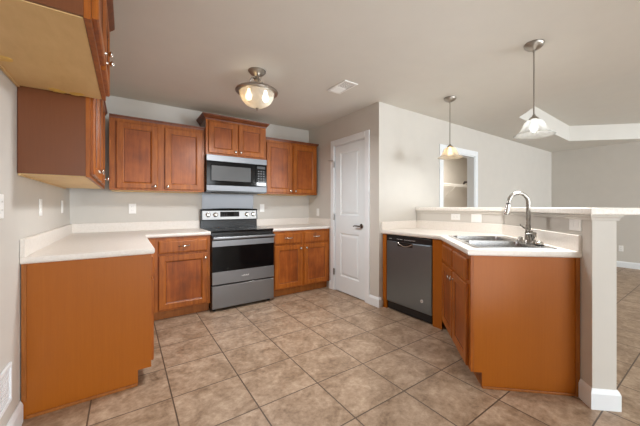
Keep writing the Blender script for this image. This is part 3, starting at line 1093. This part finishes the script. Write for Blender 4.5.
for a, c in ((tops[0][0], tops[1][0]), (tops[0][1], tops[1][1])):
    for i in range(len(a)):
        j = (i + 1) % len(a)
        bm.faces.new((a[i], a[j], c[j], c[i]))
bmesh.ops.recalc_face_normals(bm, faces=bm.faces[:])
mb = MB()
mb._merge(bm)
mb.build('slab', M['laminate'], pw)
# nose runs with the outside on the right of travel
MB().sweep([(xf, YP - 0.002), cor, dg(sn, tf), dg(sn, WT - 0.002)], NOSE).build('front_edge', M['laminate'], pw, smooth=40)
spath = [(xf - 0.012, YP - 0.002), (WX - 0.002, YP - 0.002), wall_b, dg(sn - 0.012, WT - 0.002)]
MB().sweep(spath, splash_prof()).build('splashback', M['laminate'], pw)

# sink: double bowl, drop in
sm = thing('sink', 'stainless double bowl sink set into the peninsula worktop', 'sink', (*dg(0.48, 0.31), CT1 + 0.0008), AL)
# local x = s, local y = -t
LX, LYY = (S1 - S0) / 2, (T1 - T0) / 2
yb0, yb1 = -LYY + 0.028, LYY - 0.095               # front .. back of bowls (local y: front is +)


def rrect(x0, x1, y0, y1, r, n=6):
    out = []
    for cx, cy, a0 in ((x1 - r, y1 - r, 0), (x0 + r, y1 - r, 90), (x0 + r, y0 + r, 180), (x1 - r, y0 + r, 270)):
        for i in range(n + 1):
            a = R(a0 + 90 * i / n)
            out.append((cx + r * math.cos(a), cy + r * math.sin(a)))
    return out


# +y local = towards the front (t decreases)
bx = [(-LX + 0.028, -0.016), (0.016, LX - 0.028)]
by0, by1 = -LYY + 0.095, LYY - 0.028
bm = bmesh.new()
RZ = 0.006
o = rrect(-LX, LX, -LYY, LYY, 0.03)
ov = [bm.verts.new((x, y, RZ - 0.001)) for x, y in o]
ol = [bm.verts.new((x * 1.003, y * 1.003, 0)) for x, y in o]
ed = [bm.edges.new((ov[i], ov[(i + 1) % len(ov)])) for i in range(len(ov))]
bowls = []
for x0, x1 in bx:
    q = rrect(x0, x1, by0, by1, 0.06)
    iv = [bm.verts.new((x, y, RZ - 0.001)) for x, y in q]
    ed += [bm.edges.new((iv[i], iv[(i + 1) % len(iv)])) for i in range(len(iv))]
    bowls.append((iv, (x0 + x1) / 2, (by0 + by1) / 2))
bmesh.ops.triangle_fill(bm, use_beauty=True, use_dissolve=False, edges=ed)
n = len(ov)
for i in range(n):
    j = (i + 1) % n
    bm.faces.new((ov[i], ov[j], ol[j], ol[i]))
bmesh.ops.recalc_face_normals(bm, faces=bm.faces[:])
mb = MB()
mb._merge(bm)
rim = mb.build('rim', M['sink'], sm)
for iv_i, (x0, x1) in enumerate(bx):
    bm = bmesh.new()
    cx, cy = (x0 + x1) / 2, (by0 + by1) / 2
    q = rrect(x0, x1, by0, by1, 0.06)
    prev = None
    for sc_, z in ((1.0, RZ - 0.0008), (0.985, -0.008), (0.965, -0.03), (0.94, -0.15), (0.90, -0.172), (0.80, -0.180), (0.16, -0.184)):
        cur = [bm.verts.new((cx + (x - cx) * sc_, cy + (y - cy) * sc_, z)) for x, y in q]
        if prev:
            for i in range(len(cur)):
                j = (i + 1) % len(cur)
                bm.faces.new((prev[i], prev[j], cur[j], cur[i]))
        prev = cur
    bm.faces.new(prev)
    bmesh.ops.recalc_face_normals(bm, faces=bm.faces[:])
    bmesh.ops.reverse_faces(bm, faces=bm.faces[:])
    mb = MB()
    mb._merge(bm)
    bo = mb.build('bowl', M['sink'], sm, smooth=50)
    MB().lathe([(0.0, -0.1815), (0.030, -0.1815), (0.040, -0.1795), (0.043, -0.1825)], (cx, cy, 0), 'Z', 24).build('drain', M['chrome'], bo, smooth=40)

# faucet and its companions on the sink deck
DZ = CT1 + 0.0008 + RZ
FT = 0.525


def deck(s):
    x, y = dg(s, FT)
    return (x, y, DZ)


fc = thing('faucet', 'gooseneck pull down kitchen faucet in satin nickel behind the sink', 'faucet', deck(0.375), AL)
MB().lathe([(0, 0), (0.031, 0), (0.031, 0.006), (0.026, 0.012), (0.024, 0.03), (0.021, 0.075), (0.0185, 0.115), (0.016, 0.135), (0, 0.137)], (0, 0, 0), 'Z', 28).build('body', M['nickel'], fc, smooth=50)
cr = 0.073
path = [(0, 0, 0.13), (0, 0, 0.20), (0, 0, 0.26), (0, 0, 0.305)]
for i in range(1, 13):
    a = math.pi * (1 - i / 12 * 0.93)
    path.append((-0.018 * i / 12, cr + cr * math.cos(a), 0.305 + cr * math.sin(a)))
last = path[-1]
path += [(last[0], last[1] + 0.005, last[2] - 0.02)]
MB().tube(path, 0.0145, 14).build('spout', M['nickel'], fc, smooth=50)
hx, hy, hz = path[-1]
MB().lathe([(0, 0.0), (0.0135, 0.0), (0.0145, -0.012), (0.0155, -0.03), (0.021, -0.07), (0.0225, -0.084), (0.019, -0.088), (0, -0.088)], (hx, hy, hz - 0.001), 'Z', 24, mat=Matrix.Rotation(R(8), 4, 'X')).build('spray_head', M['chrome'], fc, smooth=50)
MB().lathe([(0.0145, 0), (0.0155, 0.001), (0.0155, 0.007), (0.0145, 0.008)], (hx, hy, hz - 0.009), 'Z', 20, mat=Matrix.Rotation(R(8), 4, 'X')).build('hose_collar', M['black_plastic'], fc)
lv = MB().lathe([(0, 0), (0.0145, 0), (0.0145, 0.03), (0.010, 0.036), (0, 0.037)], (-0.012, 0, 0.085), '-X', 18)
lv.tube([(-0.040, -0.01, 0.086), (-0.046, 0.02, 0.098), (-0.052, 0.055, 0.118), (-0.060, 0.085, 0.142)], [0.0065, 0.006, 0.0055, 0.0065], 10)
lv.build('lever', M['nickel'], fc, smooth=50)
hc = MB().lathe([(0, 0), (0.024, 0), (0.024, 0.008), (0.020, 0.014), (0.018, 0.028), (0.013, 0.034), (0, 0.035)], deck(0.500), 'Z', 24).build('air_gap_cap', M['nickel'], smooth=50)
tag(hc, 'low round nickel cap left of the faucet on the sink deck', 'sink fitting')
sd = thing('soap_dispenser', 'nickel soap dispenser standing right of the faucet', 'soap dispenser', deck(0.295))
MB().lathe([(0, 0), (0.021, 0), (0.021, 0.006), (0.016, 0.010), (0.015, 0.045), (0.020, 0.050), (0.021, 0.078), (0.017, 0.086), (0, 0.087)], (0, 0, 0), 'Z', 24).build('pump', M['nickel'], sd, smooth=50)
MB().tube([(0, 0, 0.070), (-0.02, 0.02, 0.076), (-0.035, 0.035, 0.070)], [0.007, 0.006, 0.005], 10).build('nozzle', M['nickel'], sd, smooth=50)
sc2 = thing('sink_hole_cover', 'low round cap with dark base at the right end of the sink deck', 'sink fitting', deck(0.215))
MB().lathe([(0, 0), (0.028, 0), (0.028, 0.007), (0, 0.0072)], (0, 0, 0), 'Z', 24).build('base', M['black_plastic'], sc2, smooth=50)
MB().lathe([(0, 0.0075), (0.025, 0.0075), (0.025, 0.018), (0.020, 0.026), (0, 0.029)], (0, 0, 0), 'Z', 24).build('cap', M['chrome'], sc2, smooth=50)

# ------------------------------------------------------------------ outlets, switches, grilles
def plate(name, label, loc, rotz, kind='outlet', gang=1, group=None):
    """faces local -Y, origin at the plate's centre on the wall"""
    t = thing(name, label, 'switch' if kind == 'switch' else 'outlet', loc, rotz, group)
    w = (0.07, 0.116)[gang - 1]
    MB().box(-w / 2, w / 2, -0.006, -0.0005, -0.0575, 0.0575, bevel=0.0025).build('cover_plate', M['plate'], t)
    for g in range(gang):
        cx = 0 if gang == 1 else (-0.023 + 0.046 * g)
        if kind == 'outlet':
            for dz in (-0.02, 0.02):
                r = MB().box(cx - 0.0165, cx + 0.0165, -0.0085, -0.0062, dz - 0.014, dz + 0.014, bevel=0.0012).build('receptacle', M['plate'], t)
                MB().box(cx - 0.0075, cx - 0.0055, -0.0089, -0.0086, dz - 0.002, dz + 0.006).box(cx + 0.0055, cx + 0.0075, -0.0089, -0.0086, dz - 0.002, dz + 0.006).build('slots', M['slot'], r)
        else:
            MB().box(cx - 0.016, cx + 0.016, -0.0085, -0.0062, -0.033, 0.033, bevel=0.0012).build('rocker', M['plate'], t)
    return t


plate('outlet', 'white double outlet on the back wall left of the range', (0.537, 0, 1.172), 0)
plate('light_switch', 'white switch plate on the back wall just right of the range', (2.098, 0, 1.175), 0, 'switch')
plate('light_switch', 'white switch plate on the pantry side wall above the right worktop', (XP, -0.285, 1.108), R(-90), 'switch')
plate('outlet', 'white outlet plate on the left wall under the wall cabinet, nearer one', (0, -1.317, 1.190), R(90))
plate('light_switch', 'white plate on the left wall close to the back corner', (0, -0.355 - 0.12, 1.195), R(90), 'switch')
plate('outlet', 'large white outlet plate on the left wall at the photo edge', (0, -2.135, 1.197), R(90), 'outlet', 2)


def hplate(name, label, loc, rotz, kind, gang):
    t = plate(name, label, loc, rotz, kind, gang)
    return t


ob = plate('outlet', 'sideways white outlet on the half wall above the dishwasher worktop', (WX, -2.215, 1.076), R(-90))
for ch in ob.children:
    pass
ob.rotation_euler = (0, R(90), R(-90))
ob.rotation_euler = (Matrix.Rotation(R(-90), 4, 'Z') @ Matrix.Rotation(R(90), 4, 'Y')).to_euler()
plate('light_switch', 'wide white double switch on the half wall left of the faucet', (WX, -2.465, 1.078), R(-90), 'switch', 2)
sw = plate('outlet', 'white double plate on the half wall right of the faucet', (*dg(0.040, WT), 1.098), AL - math.pi, 'switch', 2)
sw.name = 'light_switch'
plate('outlet', 'white outlet low on the far living room wall', (XR, -2.81, 0.369), R(-90))

# return air grille low on the left wall
rgz = thing('wall_vent', 'white framed air grille low on the left wall', 'vent', (0, -2.18, 0.316), R(90))
fw, fh = 0.20, 0.098
m = MB()
m.box(-fw, fw, -0.012, -0.0005, fh - 0.022, fh, bevel=0.003).box(-fw, fw, -0.012, -0.0005, -fh, -fh + 0.022, bevel=0.003)
m.box(-fw, -fw + 0.022, -0.012, -0.0005, -fh + 0.0215, fh - 0.0215, bevel=0.003).box(fw - 0.022, fw, -0.012, -0.0005, -fh + 0.0215, fh - 0.0215, bevel=0.003)
m.build('frame', M['trim'], rgz)
m = MB()
for i in range(8):
    z = -fh + 0.030 + i * 0.0175
    m.box(-fw + 0.023, fw - 0.023, -0.008, -0.003, z, z + 0.012)
m.build('louvers', M['trim'], rgz)

# ceiling supply register
cv = thing('ceiling_vent', 'white supply register on the kitchen ceiling', 'vent', (2.288, -1.723, H - 0.0005))
vx, vy = 0.085, 0.158
m = MB()
m.box(-vx, vx, -vy, -vy + 0.022, -0.008, 0, bevel=0.002).box(-vx, vx, vy - 0.022, vy, -0.008, 0, bevel=0.002)
m.box(-vx, -vx + 0.022, -vy + 0.0215, vy - 0.0215, -0.008, 0, bevel=0.002).box(vx - 0.022, vx, -vy + 0.0215, vy - 0.0215, -0.008, 0, bevel=0.002)
m.build('frame', M['plate'], cv)
MB().box(-vx + 0.022, vx - 0.022, -vy + 0.022, vy - 0.022, -0.0015, -0.0005).build('backing', M['vent_dark'], cv)
for i in range(14):
    y = -vy + 0.026 + i * 0.0195
    b = bmesh.new()
    sgn = -1 if i < 7 else 1
    q = [b.verts.new(c) for c in ((-vx + 0.023, y, -0.002), (vx - 0.023, y, -0.002), (vx - 0.023, y + 0.013 * (1 if sgn > 0 else 1), -0.009 if sgn > 0 else -0.003), (-vx + 0.023, y + 0.013, -0.009 if sgn > 0 else -0.003))]
    b.faces.new(q)
    r_ = bmesh.ops.extrude_face_region(b, geom=b.faces[:])
    for v in [g for g in r_['geom'] if isinstance(g, bmesh.types.BMVert)]:
        v.co.z += 0.0012
    bmesh.ops.recalc_face_normals(b, faces=b.faces[:])
    mm = MB()
    mm._merge(b)
    mm.build('louver', M['plate'], cv)

# closet shelf of white wire
ws = thing('wire_shelf', 'white wire shelf inside the closet behind the doorway', 'shelf', (4.0, -0.125, 1.70))
m = MB()
for y in (-0.30, -0.20, -0.10, -0.004):
    m.tube([(-0.46, y, 0), (4.25, y, 0)], 0.005, 6)
m.tube([(-0.46, -0.305, -0.05), (4.25, -0.305, -0.05)], 0.005, 6)
for i in range(94):
    x = -0.44 + i * 0.05
    m.tube([(x, -0.004, 0.004), (x, -0.302, 0.004), (x, -0.306, -0.05)], 0.0022, 4)
m.build('wire_deck', M['wire'], ws)
for x in (0.7, 1.6, 2.5, 3.4):
    MB().tube([(x, -0.29, -0.01), (x, -0.006, -0.28)], 0.006, 6).build('brace', M['wire'], ws)
hk = MB().tube([(0, 0, 0), (0.02, -0.02, 0.05), (0.08, -0.04, 0.06), (0.16, -0.02, 0.035), (0.22, 0.0, 0.03)], [0.02, 0.03, 0.022, 0.016, 0.02], 8)
hk = hk.build('dark_bundle', plain('dark_fabric', rgb(58, 52, 48), 0.8), loc=(6.95, -0.31, 1.724), smooth=60)
tag(hk, 'small dark bundle lying on the wire shelf in the closet', 'bundle')

# ------------------------------------------------------------------ ceiling light
cl = thing('ceiling_light', 'semi flush nickel ceiling lamp with a lit alabaster glass bowl', 'ceiling light', (1.445, -1.548, H - 0.0005))
MB().lathe([(0, 0), (0.078, 0), (0.078, -0.010), (0.068, -0.018), (0.060, -0.030), (0.040, -0.040), (0.022, -0.052), (0.018, -0.075), (0.024, -0.085), (0.012, -0.10), (0, -0.10)], (0, 0, 0), 'Z', 36).build('canopy', M['lamp_metal'], cl, smooth=40)
rp = [(0.138, -0.156), (0.172, -0.172), (0.186, -0.182), (0.190, -0.194), (0.184, -0.203), (0.168, -0.206), (0.152, -0.202), (0.136, -0.188), (0.130, -0.165), (0.138, -0.156)]
MB().lathe(rp, (0, 0, 0), 'Z', 48).build('rim', M['lamp_metal'], cl, smooth=40)
for kk in range(3):
    a = R(20 + 120 * kk)
    pp = []
    for i in range(19):
        u = i / 18
        rr_ = 0.015 + 0.122 * u
        pp.append((rr_ * math.cos(a), rr_ * math.sin(a), -0.085 - 0.078 * u + 0.045 * math.sin(2 * math.pi * u)))
    MB().tube(pp, 0.006, 8).build('scroll_arm', M['lamp_metal'], cl, smooth=60)
bp_ = []
for i in range(15):
    a = R(90 * i / 14)
    bp_.append((0.153 * math.cos(a), -0.200 - 0.140 * math.sin(a)))
MB().lathe(bp_, (0, 0, 0), 'Z', 48).build('glass_bowl', M['bowl_glass'], cl, smooth=80)
MB().lathe([(0, -0.335), (0.010, -0.340), (0.014, -0.346), (0.008, -0.352), (0.011, -0.358), (0, -0.366)], (0, 0, 0), 'Z', 18).build('finial', M['lamp_metal'], cl, smooth=50)
for a, mt in ((200, 'bulb_warm'), (340, 'bulb_white')):
    bx_, by_ = 0.078 * math.cos(R(a - 36 + 20)), 0.078 * math.sin(R(a - 36 + 20))
    MB().lathe([(0, 0.045), (0.012, 0.044), (0.014, 0.02), (0.020, 0.005), (0.029, -0.018), (0.030, -0.03), (0.024, -0.048), (0.010, -0.058), (0, -0.060)], (bx_, by_, -0.225), 'Z', 20).build('bulb', M[mt], cl, smooth=60)


lamp = bpy.data.lights.new('ceiling_lamp_light', 'AREA')
lamp.shape = 'DISK'
lamp.size = 0.34
lamp.energy = 25
lamp.color = (0.97, 0.985, 1.0)
lo_ = bpy.data.objects.new('ceiling_lamp_light', lamp)
COL.objects.link(lo_)
lo_.location = (1.445, -1.548, H - 0.375)

# ------------------------------------------------------------------ pendants
def pendant(label, loc, zr, glass, bulb, watts):
    t = thing('pendant_lamp', label, 'pendant lamp', loc, 0, 'pendant lamps over the bar')
    MB().lathe([(0, 0), (0.068, 0), (0.068, -0.008), (0.062, -0.022), (0.046, -0.036), (0.022, -0.046), (0.010, -0.052), (0.008, -0.064), (0, -0.064)], (0, 0, 0), 'Z', 32).build('canopy', M['lamp_metal'], t, smooth=40)
    d = zr - loc[2]                                # rim height below the ceiling
    MB().tube([(0, 0, -0.04), (0, 0, d + 0.150)], 0.0055, 10).build('rod', M['lamp_metal'], t, smooth=60)
    MB().lathe([(0, 0.160), (0.009, 0.158), (0.012, 0.148), (0.022, 0.138), (0.032, 0.128), (0.036, 0.120), (0.032, 0.1175), (0, 0.1175)], (0, 0, d), 'Z', 28).build('socket_cap', M['lamp_metal'], t, smooth=50)
    pr = [(0.0315, 0.1170), (0.0481, 0.1118), (0.0629, 0.0980), (0.0740, 0.0774), (0.0833, 0.0533), (0.0962, 0.0292), (0.1147, 0.0120), (0.1332, 0.0026), (0.1388, 0.0000), (0.1351, -0.0026), (0.1129, 0.0077), (0.0925, 0.0258), (0.0795, 0.0507), (0.0703, 0.0748), (0.0592, 0.0937), (0.0463, 0.1066), (0.0315, 0.1118)]
    MB().lathe(pr, (0, 0, d), 'Z', 44).build('glass_shade', glass, t, smooth=70)
    MB().lathe([(0, 0.116), (0.013, 0.115), (0.014, 0.095), (0.022, 0.075), (0.027, 0.054), (0.027, 0.044), (0.019, 0.030), (0, 0.022)], (0, 0, d), 'Z', 20).build('bulb', bulb, t, smooth=60)
    pl = bpy.data.lights.new('pendant_lamp_light', 'AREA')
    pl.shape = 'DISK'
    pl.size = 0.2
    pl.energy = watts
    pl.color = (1.0, 0.99, 0.97)
    po = bpy.data.objects.new('pendant_lamp_light', pl)
    COL.objects.link(po)
    po.location = (loc[0], loc[1], zr - 0.008)
    return t


pendant('amber lit glass pendant lamp hanging in front of the closet doorway', (3.467, -2.211, H - 0.0005), 1.757, M['amber_glass'], M['bulb_warm'], 1.8)
pendant('white lit glass pendant lamp hanging over the bar ledge end', (2.991, -3.235, H - 0.0005), 1.742, M['shade_glass'], M['bulb_white'], 14)
